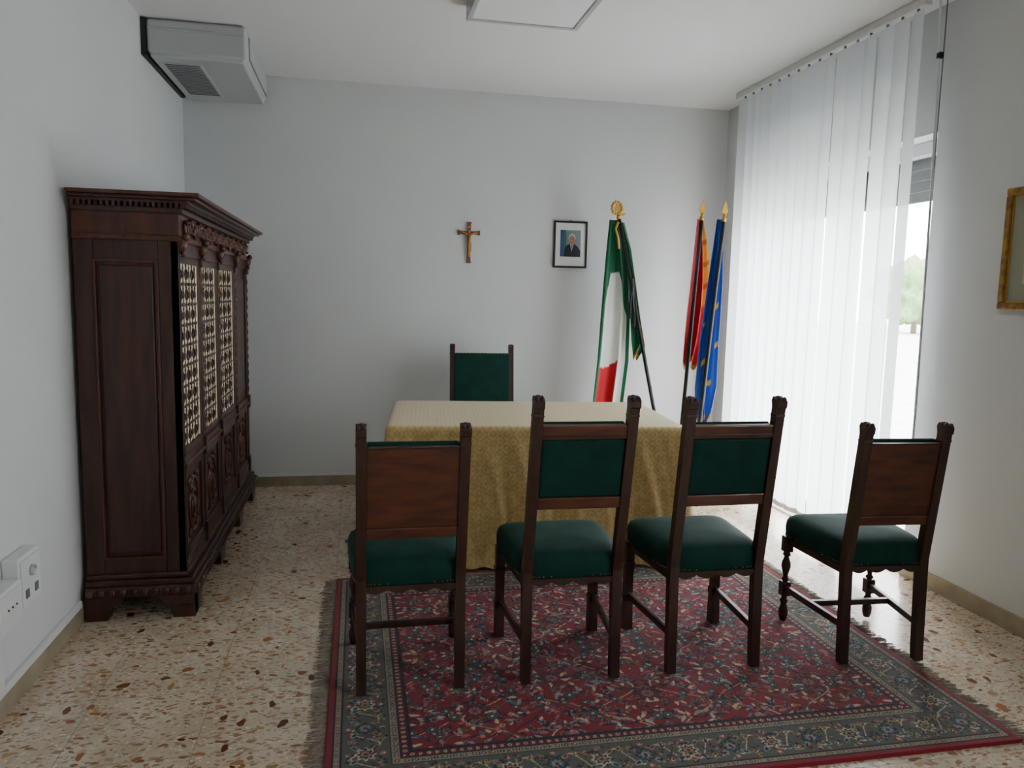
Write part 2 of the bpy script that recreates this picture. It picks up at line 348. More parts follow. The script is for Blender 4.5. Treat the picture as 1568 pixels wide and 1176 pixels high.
# ---------------------------------------------------------------- cabinet
def cabinet():
    q=B(); D=M_dwood; D2=M_dwood2
    xb,xf=XL+.022,-.745; y0,y1=3.49,5.50
    for yy in (y0-.02,4.12,4.78,y1-.13):
        poly=[(yy,0),(yy+.12,0),(yy+.14,.05),(yy+.17,.08),(yy+.17,.105),(yy-.02,.105),(yy-.02,.06),(yy,.04)]
        q.prism(poly,xf-.03,xf+.035,D,'yz')
    for xa,xc in ((xb,xb+.11),(xf-.10,xf+.035)):
        if xa==xb: poly=[(xa,0),(xa+.09,0),(xa+.10,.05),(xa+.15,.09),(xa+.15,.105),(xa,.105)]
        else: poly=[(xc,0),(xc-.09,0),(xc-.10,.05),(xc-.15,.09),(xc-.15,.105),(xc,.105)]
        q.prism(poly,y0-.035,y0+.03,D,'xz'); 
    q.prism([(xb,0),(xb+.1,0),(xb+.1,.105),(xb,.105)],y1-.05,y1,D,'xz')
    q.box((xb,y0-.04,.10),(xf+.045,y1+.04,.15),D,.012,seg=3)
    q.box((xb,y0-.025,.148),(xf+.028,y1+.025,.175),D,.006)
    q.box((xb,y0-.012,.173),(xf+.010,y1+.012,.20),D,.008)
    n=44
    for i in range(n):
        yy=y0-.03+(y1-y0+.06)*(i+.5)/n
        q.ell((xf+.045,yy,.125),(.012,.017,.02),D,8,6)
    for i in range(10):
        xx=xb+(xf-xb+.03)*(i+.5)/10
        q.ell((xx,y0-.04,.125),(.018,.01,.02),D,8,6)
    q.box((xb,y0+.012,.19),(xf-.03,y1-.012,1.66),D)
    s0=xb; s1=xf
    q.box((s0,y0-.0,.19),(s0+.075,y0+.02,1.655),D,.004)
    q.box((s1-.085,y0-.0,.19),(s1,y0+.02,1.655),D,.004)
    q.box((s0+.075,y0,.19),(s1-.085,y0+.02,.27),D,.004)
    q.box((s0+.075,y0,1.56),(s1-.085,y0+.02,1.655),D,.004)
    pa=(s0+.095,.29);pb=(s1-.105,1.54)
    q.box((pa[0],y0+.002,pa[1]),(pb[0],y0+.016,pb[1]),D,.006)
    for a,b in (((s0+.073,y0-.006,.262),(s0+.085,y0+.01,1.565)),((s1-.095,y0-.006,.262),(s1-.083,y0+.01,1.565)),((s0+.073,y0-.006,.262),(s1-.083,y0+.01,.274)),((s0+.073,y0-.006,1.553),(s1-.083,y0+.01,1.565))):
        q.box(a,b,D2,.003)
    q.box((xb,y1-.02,.19),(xf,y1,1.655),D,.004)
    q.box((xb,y0-.012,1.645),(xf+.014,y1+.012,1.67),D2,.006)
    q.box((xb,y0,1.668),(xf+.003,y1,1.772),D2,.002)
    q.box((xb,y0-.018,1.76),(xf+.022,y1+.018,1.785),D,.005)
    nn=int((y1-y0+.04)/.022)
    for i in range(nn):
        yy=y0-.028+i*.0225
        q.box((xf+.02,yy,1.782),(xf+.042,yy+.012,1.802),D)
    for i in range(20):
        xx=xb+.01+i*.0222
        q.box((xx,y0-.034,1.782),(xx+.012,y0-.015,1.802),D)
    q.box((xb,y0-.036,1.80),(xf+.05,y1+.04,1.815),D,.004)
    q.box((xb,y0-.055,1.812),(xf+.08,y1+.07,1.828),D,.006)
    q.box((xb,y0-.07,1.826),(xf+.100,y1+.10,1.843),D2,.006)
    L=y1-y0; n=20
    for i in range(n):
        yy=y0+.05+(L-.1)*(i+.5)/n
        q.ring((xf+.012,yy,1.715+(.008 if i%2 else -.008)),.026,.008,D2,'x',14,6,sz=1.1)
        q.ell((xf+.012,yy,1.715),(.014,.011,.013),D2,8,6)
        q.ell((xf+.012,yy+.045,1.735),(.012,.020,.010),D2,8,6)
        q.ell((xf+.012,yy+.045,1.695),(.012,.020,.010),D2,8,6)
    bays=[(3.518,3.90),(3.975,4.36),(4.465,4.93),(5.02,5.44)]
    for z0,z1,o in ((.19,.25,0),(.655,.715,0),(1.585,1.655,0)):
        q.box((xf-.035,y0,z0),(xf+.002,y1,z1),D,.004)
    q.box((xf-.01,y0,.668),(xf+.012,y1,.682),D2,.004)
    edges=[(y0,bays[0][0]),(bays[0][1],bays[1][0]),(bays[1][1],bays[2][0]),(bays[2][1],bays[3][0]),(bays[3][1],y1)]
    for k,(a,b) in enumerate(edges):
        q.box((xf-.035,a,.19),(xf,b,1.655),D,.003)
        c=(a+b)/2; w=min(.028,(b-a)/2-.002)
        if k>0:
            q.box((xf-.01,c-w,.2),(xf+.014,c+w,.30),D,.005)
            q.box((xf-.01,c-w,.64),(xf+.016,c+w,.73),D,.005)
            q.box((xf-.01,c-w*.8,.30),(xf+.006,c+w*.8,.64),D,.003)
            q.box((xf-.01,c-w*.7,.73),(xf+.005,c+w*.7,1.55),D2,.004)
            for j in range(14):
                q.ell((xf+.004,c,.77+j*.056),(.007,w*.55,.022),D,8,6)
            q.box((xf-.01,c-w,1.55),(xf+.016,c+w,1.59),D,.005)
        q.ell((xf+.012,c,1.635),(.024,.024,.035),D2,10,8)
        q.ell((xf+.028,c,1.665),(.018,.028,.018),D2,8,6)
        q.ell((xf+.016,c,1.60),(.012,.016,.02),D,8,6)
    for k,(a,b) in enumerate(bays):
        q.box((xf-.032,a,.25),(xf-.014,b,.655),D)
        for p in (((xf-.02,a,.25),(xf-.002,a+.03,.655)),((xf-.02,b-.03,.25),(xf-.002,b,.655)),((xf-.02,a,.25),(xf-.002,b,.285)),((xf-.02,a,.62),(xf-.002,b,.655))):
            q.box(p[0],p[1],D,.004)
        c=(a+b)/2
        q.ring((xf-.012,c,.45),.10,.010,D2,'x',24,6,sz=1.25)
        q.ring((xf-.012,c,.45),.05,.008,D,'x',20,6,sz=1.3)
        q.ell((xf-.012,c,.45),(.016,.028,.04),D2,10,8)
        for sy in (-1,1):
            for zc in (.33,.57):
                q.ell((xf-.012,c+sy*.085,zc),(.012,.03,.022),D,8,6); q.ring((xf-.010,c+sy*.045,zc),.020,.006,D,'x',12,5)
        if k<3:
            q.box((xf-.028,a,.715),(xf-.008,b,1.585),M_cream)
            fw=.012
            for p in (((xf-.02,a,.715),(xf-.002,a+fw,1.585)),((xf-.02,b-fw,.715),(xf-.002,b,1.585)),((xf-.02,a,.715),(xf-.002,b,.745)),((xf-.02,a,1.555),(xf-.002,b,1.585))):
                q.box(p[0],p[1],D,.003)
            nb=3; z0,z1=.745,1.555
            wy=(b-a-2*fw)/nb; cells=9; hh=(z1-z0)/cells
            xg=xf-.006
            for i in range(nb):
                yy=a+fw+wy*(i+.5)
                for c2 in range(cells):
                    zz=z0+c2*hh
                    q.ell((xg,yy,zz+hh*.5),(.0025,wy*.20,hh*.21),D,10,6)
                    q.ell((xg,yy,zz+hh*.80),(.0025,wy*.10,hh*.12),D,8,6)
                    q.ell((xg,yy,zz+hh*.02),(.0025,wy*.34,hh*.10),D,10,6)
                    q.ring((xg,yy-wy*.5,zz+hh*.5),wy*.17,.0045,D,'x',12,5,sz=1.1)
                    q.ell((xg,yy-wy*.5,zz+hh*.98),(.0025,wy*.14,hh*.22),D,8,6)
                q.box((xg-.0012,yy-.003,z0),(xg+.0012,yy+.003,z1),D)
                if i: q.box((xg-.0012,yy-wy*.5-.003,z0),(xg+.0012,yy-wy*.5+.003,z1),D)
        else:
            q.box((xf-.032,a,.715),(xf-.014,b,1.585),D)
            q.box((xf-.018,a+.05,.78),(xf-.004,b-.05,1.52),D,.01)
    return q.obj("carved_bookcase")
cabinet()

# ---------------------------------------------------------------- chairs
def chair(name,style,loc,rot,h=1.1,w=.355,lean=None,panel_all=False):
    q=B(); W=M_cwood; R=M_cwood2; hw=w/2
    if lean is None: lean=.19 if style=='B' else .17
    zp=.42
    def yb(z): return 0 if z<zp else -(z-zp)*lean
    pw=.018
    for sx in (-1,1):
        c=sx*hw
        zs=[0,.05,.38,zp,.6,.8,h-.09,h-.06,h-.045]
        fr=[];bk=[]
        for z in zs:
            t=.019 if z>.2 else .016+.003*z/.2
            off=-.02*(1-z/.2) if z<.2 else 0
            fr.append((yb(z)+t+off,z)); bk.append((yb(z)-t+off,z))
        yt=yb(h)
        top=[(yt+.026,h-.035),(yt+.030,h-.015),(yt+.020,h),(yt+.006,h-.006),(yt-.004,h-.018),(yt-.014,h-.008),(yt-.023,h-.018),(yt-.020,h-.040)]
        poly=fr+top+list(reversed(bk))
        q.prism(poly,c-pw,c+pw,W,'yz')
        q.box((c-pw-.002,yb(h-.07)-.021,h-.075),(c+pw+.002,yb(h-.07)+.021,h-.066),W,.002)
        q.ell((c-.010,yt-.012,h-.010),(.008,.011,.011),W,8,6)
        q.ell((c+.010,yt-.012,h-.010),(.008,.011,.011),W,8,6)
        q.ell((c,yt+.016,h-.006),(.013,.011,.009),W,8,6)
    ang=math.atan(lean)
    ML=Matrix.Translation((0,0,zp))@Matrix.Rotation(ang,4,'X')@Matrix.Translation((0,0,-zp))
    def z2(z): return zp+(z-zp)/math.cos(ang)
    ix=hw-.017
    if panel_all:
        q.box((-ix-.006,-.020,z2(h-.42)),(ix+.006,.024,z2(h-.065)),M_green,.009,ML,seg=3)
        for i in range(16):
            q.ell((-ix+.004+(2*ix-.008)*i/15,.025,z2(h-.072)),(.003,.003,.003),M_brass,6,4,ML)
    elif style=='B':
        q.box((-ix,-.014,z2(h-.155)),(ix,.014,z2(h-.105)),R,.004,ML)
        q.box((-ix,-.017,z2(h-.146)),(ix,-.012,z2(h-.138)),W,.001,ML)
        q.box((-ix,-.014,z2(h-.42)),(ix,.014,z2(h-.375)),R,.004,ML)
        q.box((-ix+.001,-.012,z2(h-.376)),(ix-.001,.020,z2(h-.156)),M_green,.010,ML,seg=3)
        q.box((-ix+.002,.012,z2(h-.42)),(ix-.002,.030,z2(h-.10)),M_green,.009,ML,seg=3)
    else:
        q.box((-ix,-.012,z2(h-.375)),(ix,.010,z2(h-.080)),R,.003,ML)
        q.box((-ix,-.016,z2(h-.415)),(ix,.014,z2(h-.375)),R,.004,ML)
        q.box((-ix+.001,.008,z2(h-.38)),(ix-.001,.034,z2(h-.070)),M_green,.009,ML,seg=3)
        q.box((-ix,-.015,z2(h-.084)),(ix,.006,z2(h-.078)),W,.001,ML)
    yr,yf=-.01,.425; wr,wf=hw+.022,.235
    if wf<wr: wf=wr+.02
    n=72
    rings=[(.955,.388),(.99,.392),(1.0,.41),(1.005,.44),(.995,.462),(.965,.478),(.90,.489),(.78,.497),(.6,.503),(.35,.507),(.12,.508)]
    vs=[];fs=[]
    for sc,z in rings:
        for i in range(n):
            a=2*math.pi*i/n; e=.28
            u=math.copysign(abs(math.cos(a))**e,math.cos(a))*sc; v=math.copysign(abs(math.sin(a))**e,math.sin(a))*sc
            yy=(yr+yf)/2+v*(yf-yr)/2; t=(v+1)/2
            ww=wr+(wf-wr)*t
            vs.append((u*ww,yy,z))
    for k in range(len(rings)-1):
        for i in range(n):
            j=(i+1)%n; fs.append((k*n+i,k*n+j,(k+1)*n+j,(k+1)*n+i))
    fs.append(tuple(reversed(range(n)))); fs.append(tuple(range((len(rings)-1)*n,len(rings)*n)))
    q.raw(vs,fs,M_green,None,True)
    for i in range(0,n):
        a=2*math.pi*(i+.5)/n; e=.28
        u=math.copysign(abs(math.cos(a))**e,math.cos(a)); v=math.copysign(abs(math.sin(a))**e,math.sin(a))
        yy=(yr+yf)/2+v*(yf-yr)/2*1.0; t=(v+1)/2
        q.ell((u*(wr+(wf-wr)*t),yy,.402),(.003,.003,.003),M_brass,6,4)
    fxw=.205 if hw<.19 else hw+.01; fy=.395
    def scallop(x0,x1,zt,zb,waves):
        pts=[(x0,zt),(x0,zb)]
        m=waves*8
        for i in range(1,m):
            t=i/m; pts.append((x0+(x1-x0)*t, zb-.014*abs(math.sin(math.pi*t*waves))+.006))
        pts+=[(x1,zb),(x1,zt)]
        return pts
    q.prism(scallop(-hw+.01,hw-.01,.395,.375,4),-.014,.014,W,'xz')
    q.prism(scallop(-fxw+.01,fxw-.01,.395,.36,3),fy-.008,fy+.012,W,'xz')
    for sx in (-1,1):
        q.beam((sx*(hw),.0,.375),(sx*fxw,fy,.375),.020,.035,W)
    for sx in (-1,1):
        M=Matrix.Translation((sx*fxw,fy,0))
        if style=='A':
            q.box((-.020,-.020,.32),(.020,.020,.39),W,.003,M)
            q.box((-.020,-.020,.115),(.020,.020,.18),W,.003,M)
            q.lathe([(.010,.18),(.018,.19),(.010,.20),(.012,.215),(.021,.25),(.019,.27),(.010,.295),(.018,.305),(.012,.322)],W,M,14)
            q.lathe([(.014,0),(.020,.02),(.021,.045),(.012,.075),(.019,.09),(.012,.10),(.014,.117)],W,M,14)
        else:
            poly=[(-.019,.39),(-.017,.30),(-.012,.20),(-.014,.14),(-.022,.06),(-.026,0),(.022,0),(.022,.06),(.016,.14),(.014,.20),(.019,.30),(.021,.39)]
            q.prism(poly,-.019,.019,W,'yz',M)
            q.box((-.023,-.023,.285),(.023,.023,.30),W,.004,M)
            q.box((-.022,-.024,.125),(.022,.022,.16),W,.004,M)
    zs=.15
    for sx in (-1,1):
        q.beam((sx*hw,-.0,zs),(sx*fxw,fy,zs-.0),.020,.028,W)
    if style=='A':
        q.beam((-(hw+fxw)/2,fy*.55,zs),((hw+fxw)/2,fy*.55,zs),.022,.024,W)
    return q.obj(name,loc,rot)
RZ=.0135
chair("wooden_back_dining_chair",'A',(.188,2.66,RZ),math.radians(0),.995,.355,.17)
chair("upholstered_dining_chair",'B',(.785,2.645,RZ),math.radians(-1),1.095,.345)
chair("upholstered_dining_chair",'B',(1.362,2.64,RZ),math.radians(0),1.085,.352,.14)
chair("wooden_back_dining_chair",'A',(2.072,2.595,RZ),math.radians(-4),.985,.325,.13)
chair("green_upholstered_chair",'B',(.885,5.40,0),math.radians(177),1.09,.43,.15,panel_all=True)

# ---------------------------------------------------------------- table + cloth
TC=(.99,4.335); TR=math.radians(-5.3)
def cloth_mat():
    m=bpy.data.materials.new("damask_cloth"); m.use_nodes=True; nt=m.node_tree; N=nt.nodes; L=nt.links; b=N["Principled BSDF"]
    tc=N.new("ShaderNodeTexCoord"); sp=N.new("ShaderNodeSeparateXYZ"); L.new(tc.outputs["Object"],sp.inputs[0])
    def math_(op,a,bb,c=None):
        n=N.new("ShaderNodeMath"); n.operation=op
        for i,x in enumerate((a,bb,c)):
            if x is None: continue
            if isinstance(x,(int,float)): n.inputs[i].default_value=x
            else: L.new(x,n.inputs[i])
        return n.outputs[0]
    t=math_('SUBTRACT',sp.outputs[2],sp.outputs[1])
    A=math_('ADD',sp.outputs[0],t); Bm=math_('SUBTRACT',sp.outputs[0],t)
    sa=math_('SINE',math_('MULTIPLY',A,44),None); sb=math_('SINE',math_('MULTIPLY',Bm,44),None)
    p=math_('MULTIPLY',sa,sb)
    p2=math_('SINE',math_('MULTIPLY',p,7),None)
    nz=N.new("ShaderNodeTexNoise"); nz.inputs["Scale"].default_value=26; nz.inputs["Detail"].default_value=4; L.new(tc.outputs["Object"],nz.inputs["Vector"])
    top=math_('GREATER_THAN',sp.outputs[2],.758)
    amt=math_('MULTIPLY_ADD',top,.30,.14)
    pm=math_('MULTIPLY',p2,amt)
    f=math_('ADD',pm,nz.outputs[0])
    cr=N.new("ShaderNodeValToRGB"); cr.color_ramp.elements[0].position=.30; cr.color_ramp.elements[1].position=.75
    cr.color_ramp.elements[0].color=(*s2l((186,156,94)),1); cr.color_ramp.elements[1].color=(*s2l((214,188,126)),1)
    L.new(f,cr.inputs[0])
    tm=N.new("ShaderNodeMix"); tm.data_type='RGBA'; tt=math_('MULTIPLY',top,.45); L.new(tt,tm.inputs[0]); L.new(cr.outputs[0],tm.inputs[6]); tm.inputs[7].default_value=(*s2l((224,210,166)),1)  # paler tone painted on the tabletop imitates light reflecting off the cloth
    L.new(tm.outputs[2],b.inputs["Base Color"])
    b.inputs["Roughness"].default_value=.4; b.inputs["Sheen Weight"].default_value=.2
    bp=N.new("ShaderNodeBump"); bp.inputs["Strength"].default_value=.5; bp.inputs["Distance"].default_value=.003; L.new(f,bp.inputs["Height"]); L.new(bp.outputs[0],b.inputs["Normal"])
    return m
M_cloth=cloth_mat()
tab=empty("dining_table_with_cloth",(TC[0],TC[1],0)); tab.rotation_euler=(0,0,TR)
hx,hy=.795,.475; TZ=.765
q=B()
q.box((-hx+.012,-hy+.012,TZ-.04),(hx-.012,hy-.012,TZ-.006),M_cwood2,.006)
for sx in (-1,1):
    for sy in (-1,1):
        q.box((sx*(hx-.1)-.035,sy*(hy-.1)-.035,RZ),(sx*(hx-.1)+.035,sy*(hy-.1)+.035,TZ-.04),M_cwood2,.005)
q.obj("table_frame",parent=tab)
def perim(n):
    r=.03; pts=[]
    for (cx,cy,a0) in ((hx-r,-hy+r,-90),(hx-r,hy-r,0),(-hx+r,hy-r,90),(-hx+r,-hy+r,180)):
        for k in range(7):
            a=math.radians(a0+90*k/6); pts.append((cx+r*math.cos(a),cy+r*math.sin(a)))
    P=np.array(pts+[pts[0]]); d=np.r_[0,np.cumsum(np.hypot(*np.diff(P,axis=0).T))]
    s=np.linspace(0,d[-1],n,endpoint=False)
    X=np.interp(s,d,P[:,0]); Y=np.interp(s,d,P[:,1]); 
    return s,X,Y,d[-1]
n=900
s,X,Y,PL=perim(n)
dx=np.roll(X,-1)-np.roll(X,1); dy=np.roll(Y,-1)-np.roll(Y,1); ln=np.hypot(dx,dy); nx,ny=dy/ln,-dx/ln
for _ in range(30):
    nx=(np.roll(nx,1)+nx+np.roll(nx,-1))/3; ny=(np.roll(ny,1)+ny+np.roll(ny,-1))/3
ln=np.hypot(nx,ny); nx/=ln; ny/=ln
def per(k,ph): return np.sin(2*np.pi*k*s/PL+ph)
base=.5*per(17,.3)+.4*per(29,1.1)+.35*per(11,2.1)
fold=np.sign(base)*np.abs(base)**.7+.3*per(43,.7)
fold2=.5*per(23,2.0)+.4*per(37,.4)+.3*per(61,.9)
corner=np.zeros(n)
for cx,cy in ((hx,-hy),(hx,hy),(-hx,hy),(-hx,-hy)):
    d=np.hypot(X-cx,Y-cy); corner+=np.exp(-(d/.10)**2)
rings=[]
for sc in (0.0,.25,.5,.75,.92,.985): rings.append(np.stack([X*sc,Y*sc,np.full(n,TZ)],1))
rings.append(np.stack([X+nx*.003,Y+ny*.003,np.full(n,TZ-.003)],1))
for t in np.linspace(.02,1,36):
    o=.014+.055*t**1.3+.030*np.roll(fold,int(14*math.sin(2.5*t)))*min(1,t*1.1)**1.2+.014*np.roll(fold2,int(30*t))*math.sin(math.pi*min(1,t))+ .07*corner*t
    if t>.97: o=o+.012
    z=TZ-.008-(TZ-.008-.022)*t+ (0.004*fold if t>.97 else 0)
    rings.append(np.stack([X+nx*o,Y+ny*o,np.full(n,1.0)*z],1))
P=np.stack(rings,0); P=np.concatenate([P,P[:,:1]],1)
ob=gridmesh("tablecloth",P,np.ones_like(P),M_cloth,tab)

# ---------------------------------------------------------------- rug
def rug():
    x0,x1,y0,y1=-.105,2.185,2.0,3.80
    LX,LY=x1-x0,y1-y0; st=.0035
    nx=int(LX/st/2)*2; ny=int(LY/st/2)*2
    qx,qy=nx//2,ny//2
    xs=(np.arange(qx)+.5)*LX/nx; ys=(np.arange(qy)+.5)*LY/ny
    GX,GY=np.meshgrid(xs,ys)
    img=np.zeros((qy,qx,3))
    c=lambda *a: np.array(s2l(a))
    RED=c(126,26,40);RED2=c(108,24,36);NAVY=c(30,31,48);CREAM=c(192,174,146);TEAL=c(76,98,96);LB=c(124,138,142);PINK=c(166,92,88);GOLD=c(160,130,84);GREY=c(138,130,110);DGR=c(82,84,78)
    D=np.minimum(GX,GY)
    img[:]=RED
    fieldstart=.275
    bands=[(0,.026,RED),(.026,.031,NAVY),(.031,.050,GREY),(.050,.056,NAVY),(.056,.205,DGR),(.205,.211,NAVY),(.211,.236,GREY),(.236,.242,NAVY),(.242,.262,RED2),(.262,fieldstart,NAVY)]
    for a,b,col in bands: img[(D>=a)&(D<b)]=col
    def flower(cx,cy,R,cols,npet=6,ph=0,clip=None,amp=.22):
        dx=GX-cx;dy=GY-cy; r=np.hypot(dx,dy)
        m=r<R*1.4
        if not m.any(): return
        th=np.arctan2(dy,dx); e=R*(1-amp+amp*np.cos(npet*th+ph))
        for k,col in enumerate(cols):
            f=1-k/len(cols)
            mm=m&(r<e*f)
            if clip is not None: mm&=clip
            img[mm]=col
    def leaf(cx,cy,a,b,ang,col,col2=None,clip=None):
        dx=GX-cx;dy=GY-cy; u=dx*math.cos(ang)+dy*math.sin(ang); v=-dx*math.sin(ang)+dy*math.cos(ang)
        rr=(u/a)**2+(v/b*(1+.5*u/a))**2
        m=rr<1
        if clip is not None: m&=clip
        img[m]=col
        if col2 is not None:
            m=rr<.35
            if clip is not None: m&=clip
            img[m]=col2
    F=D>=fieldstart; MB=(D>=.056)&(D<.205)
    for k in range(9):
        ph=k*1.7
        w=np.abs(np.sin(GX*16+ph)*.09+np.sin(GX*37+ph*2)*.02+fieldstart+.02+k*.085-GY)<.0035
        img[w&F]=NAVY if k%2 else DGR
        w=np.abs(np.sin(GY*18+ph)*.08+np.sin(GY*33+ph)*.02+fieldstart+.04+k*.12-GX)<.003
        img[w&F]=TEAL if k%2 else CREAM
    rnd=random.Random(3)
    row=0
    pts=[]
    yy=fieldstart
    while yy<LY/2+.05:
        xx=fieldstart+(.035 if row%2 else 0)
        while xx<LX/2+.05:
            pts.append((xx+rnd.uniform(-.014,.014),yy+rnd.uniform(-.014,.014),row)); xx+=.062
        yy+=.050; row+=1
    for (a,b,r) in pts:
        for _ in range(4):
            an=rnd.uniform(0,6.28); dd=rnd.uniform(.018,.034)
            leaf(a+dd*math.cos(an),b+dd*math.sin(an),rnd.uniform(.010,.020),.006,an+rnd.uniform(-.6,.6),rnd.choice([NAVY,NAVY,NAVY,RED2,TEAL,CREAM,PINK,LB]),None,F)
    for (a,b,r) in pts:
        t=rnd.random()
        if t<.30: flower(a,b,rnd.uniform(.017,.026),[NAVY,PINK,NAVY,RED],6,rnd.uniform(0,6),F)
        elif t<.5: flower(a,b,rnd.uniform(.013,.020),[LB,NAVY,RED2],5,rnd.uniform(0,6),F)
        elif t<.72: flower(a,b,rnd.uniform(.018,.030),[NAVY,TEAL,NAVY,CREAM],8,rnd.uniform(0,6),F,.15)
        else: flower(a,b,rnd.uniform(.006,.012),[CREAM,RED2],5,rnd.uniform(0,6),F)
    for (a,b) in ((LX*.5,LY*.5),(LX*.36,LY*.36),(LX*.24,LY*.5),(LX*.5,LY*.27),(LX*.22,LY*.26)):
        flower(a,b,.052,[NAVY,RED,NAVY,PINK,TEAL,RED2],8,.3,F,.18)
    pitch=.145
    def border(along,across,L):
        reg=MB&(across<along+.0)
        w=np.abs(across-(.130+.045*np.sin(along*2*np.pi/pitch)))<.0035
        img[reg&w]=CREAM
        w=np.abs(across-(.130-.045*np.sin(along*2*np.pi/pitch)))<.003
        img[reg&w]=NAVY
    border(GX,GY,LX); border(GY,GX,LY)
    k=0; t=.13
    while t<LX/2+.1:
        cols=[CREAM,NAVY,GREY,RED] if k%2 else [NAVY,TEAL,LB,RED2]
        flower(t,.13,.036,cols,8,0,MB,.15)
        for sx in (-1,1):
            leaf(t+sx*.036,.130+.035,.018,.008,sx*.8,GREY,RED2,MB); leaf(t+sx*.036,.130-.035,.018,.008,-sx*.8,LB,NAVY,MB)
        for dy2 in (-.055,.055): flower(t,.13+dy2,.012,[PINK,CREAM],5,0,MB)
        for dy2 in (-.062,.062): flower(t+.072,.13+dy2*.7,.016,[GOLD,NAVY,CREAM],5,0,MB)
        t+=.145; k+=1
    k=0; t=.275
    while t<LY/2+.1:
        cols=[CREAM,NAVY,GREY,RED] if k%2==0 else [NAVY,TEAL,LB,RED2]
        flower(.13,t,.036,cols,8,0,MB,.15)
        for sx in (-1,1):
            leaf(.130+.035,t+sx*.036,.018,.008,1.57-sx*.8,GREY,RED2,MB); leaf(.130-.035,t+sx*.036,.018,.008,1.57+sx*.8,LB,NAVY,MB)
        for dy2 in (-.055,.055): flower(.13+dy2,t,.012,[PINK,CREAM],5,0,MB)
        for dy2 in (-.062,.062): flower(.13+dy2*.7,t+.072,.016,[GOLD,NAVY,CREAM],5,0,MB)
        t+=.145; k+=1
    for _ in range(420):
        if rnd.random()<.6: a=rnd.uniform(.06,LX/2); b=rnd.uniform(.062,.20)
        else: a=rnd.uniform(.062,.20); b=rnd.uniform(.06,LY/2)
        leaf(a,b,rnd.uniform(.004,.008),.004,rnd.uniform(0,3),rnd.choice([NAVY,RED2,GREY,NAVY,TEAL]),None,MB)
    def guard(a,b,c1,c2,p):
        cc=(a+b)/2; w=(b-a)/2
        for (al,ac) in ((GX,GY),(GY,GX)):
            ph=(al/p)%1; rr=np.hypot((ph-.5)*p,ac-cc)
            m=(rr<w*.62)&(ac<=al+.001); img[m]=c1
            m=(rr<w*.28)&(ac<=al+.001); img[m]=c2
            m=(np.abs(ph-.0)*p<.003)&(np.abs(ac-cc)<w*.7)&(ac<=al); img[m]=NAVY
    guard(.031,.050,RED2,CREAM,.030); guard(.211,.236,NAVY,CREAM,.030); guard(.242,.262,CREAM,NAVY,.026)
    img*= (1+.12*(np.random.rand(qy,qx,1)-.5)*2)
    full=np.zeros((ny,nx,3))
    full[:qy,:qx]=img; full[:qy,qx:]=img[:,::-1]; full[qy:]=full[:qy][::-1]
    PX,PY=np.meshgrid(np.linspace(x0,x1,nx),np.linspace(y0,y1,ny))
    Z=np.full(PX.shape,.012); 
    edge=np.minimum(np.minimum(PX-x0,x1-PX),np.minimum(PY-y0,y1-PY)); Z=np.where(edge<.003,.0015,Z)
    P=np.stack([PX,PY,Z],-1)
    e=empty("persian_rug")
    m=colmat("rug_wool",.95,.15,.35,500)
    gridmesh("rug_pile",P,full,m,e,True)
    q=B(); M_fr=mat("rug_fringe",(158,148,134),.9,noise=((118,108,96),60,(1,1,1)))
    rn=random.Random(5)
    for side in (-1,1):
        xe=x0 if side<0 else x1
        yy=y0
        while yy<y1:
            L=.055+rn.uniform(-.012,.012); dyy=rn.uniform(-.012,.012)
            q.tube([(xe-side*.004,yy,.008),(xe+side*L*.5,yy+dyy*.6,.004),(xe+side*L,yy+dyy+.003*rn.uniform(-1,1),.003)],.0018,M_fr,4)
            yy+=.0065
    q.obj("rug_fringe_threads",parent=e)
rug()

# ---------------------------------------------------------------- flags
M_flag=colmat("flag_silk",.55,.25,.05,200)
def scl(rows,f): return [(1.45+(z-1.45)*f,a*f,b*f) for z,a,b in rows]
def flag_cloth(name,rows,Y0,colfn,folds,amp,parent,phase=0.0,hem=0.02):
    nu,nv=110,120
    T=np.array([r[0] for r in rows]); LXa=np.array([r[1] for r in rows]); RXa=np.array([r[2] for r in rows])
    zt,zb=T[0],T[-1]
    P=np.zeros((nv,nu,3)); C=np.zeros((nv,nu,3))
    for j in range(nv):
        v=j/(nv-1); z=zt+(zb-zt)*v
        l=np.interp(-z,-T,LXa); r=np.interp(-z,-T,RXa)
        for i in range(nu):
            u=i/(nu-1)
            a=amp*(.25+.75*min(1,v*2))
            f=math.sin(2*math.pi*folds*u+phase+1.2*v)+.4*math.sin(2*math.pi*folds*1.7*u+2*phase+2*v)
            x=l+(r-l)*(u+.12/folds/6.28*math.cos(2*math.pi*folds*u+phase)*2)
            P[j,i]=(x,Y0-a*f,z+hem*v*math.sin(2*math.pi*folds*u+phase+.7))
            C[j,i]=s2l(colfn(u,v,z))
    return gridmesh(name,P,C,M_flag,parent)
def italian(u,v,z):
    G=(0,96,60);Wt=(230,232,230);Rd=(200,20,38)
    if v>.985 : return (176,140,60)
    b1=max(.15,.34-1.2*(v-.25))
    if u<b1 or v<.25: return G
    if z<.95+.10*(u-.4) and u<.62: return Rd
    b2=.62+1.6*(v-.25) 
    if u<min(b2,.93): return Wt
    return G
e=empty("italian_flag")
f=1.025
rows=[(2.00,1.755,1.84),(1.80,1.738,1.875),(1.57,1.722,1.915),(1.30,1.705,1.94),(1.0,1.690,1.94),(.70,1.665,1.91),(.50,1.65,1.89)]
flag_cloth("italian_cloth",scl(rows,f),5.40,italian,1.8,.025,e)
rows2=[(1.98,1.80,1.85),(1.8,1.845,1.91),(1.57,1.885,1.955),(1.3,1.915,2.005),(1.12,1.93,2.045),(1.03,1.95,1.99)]
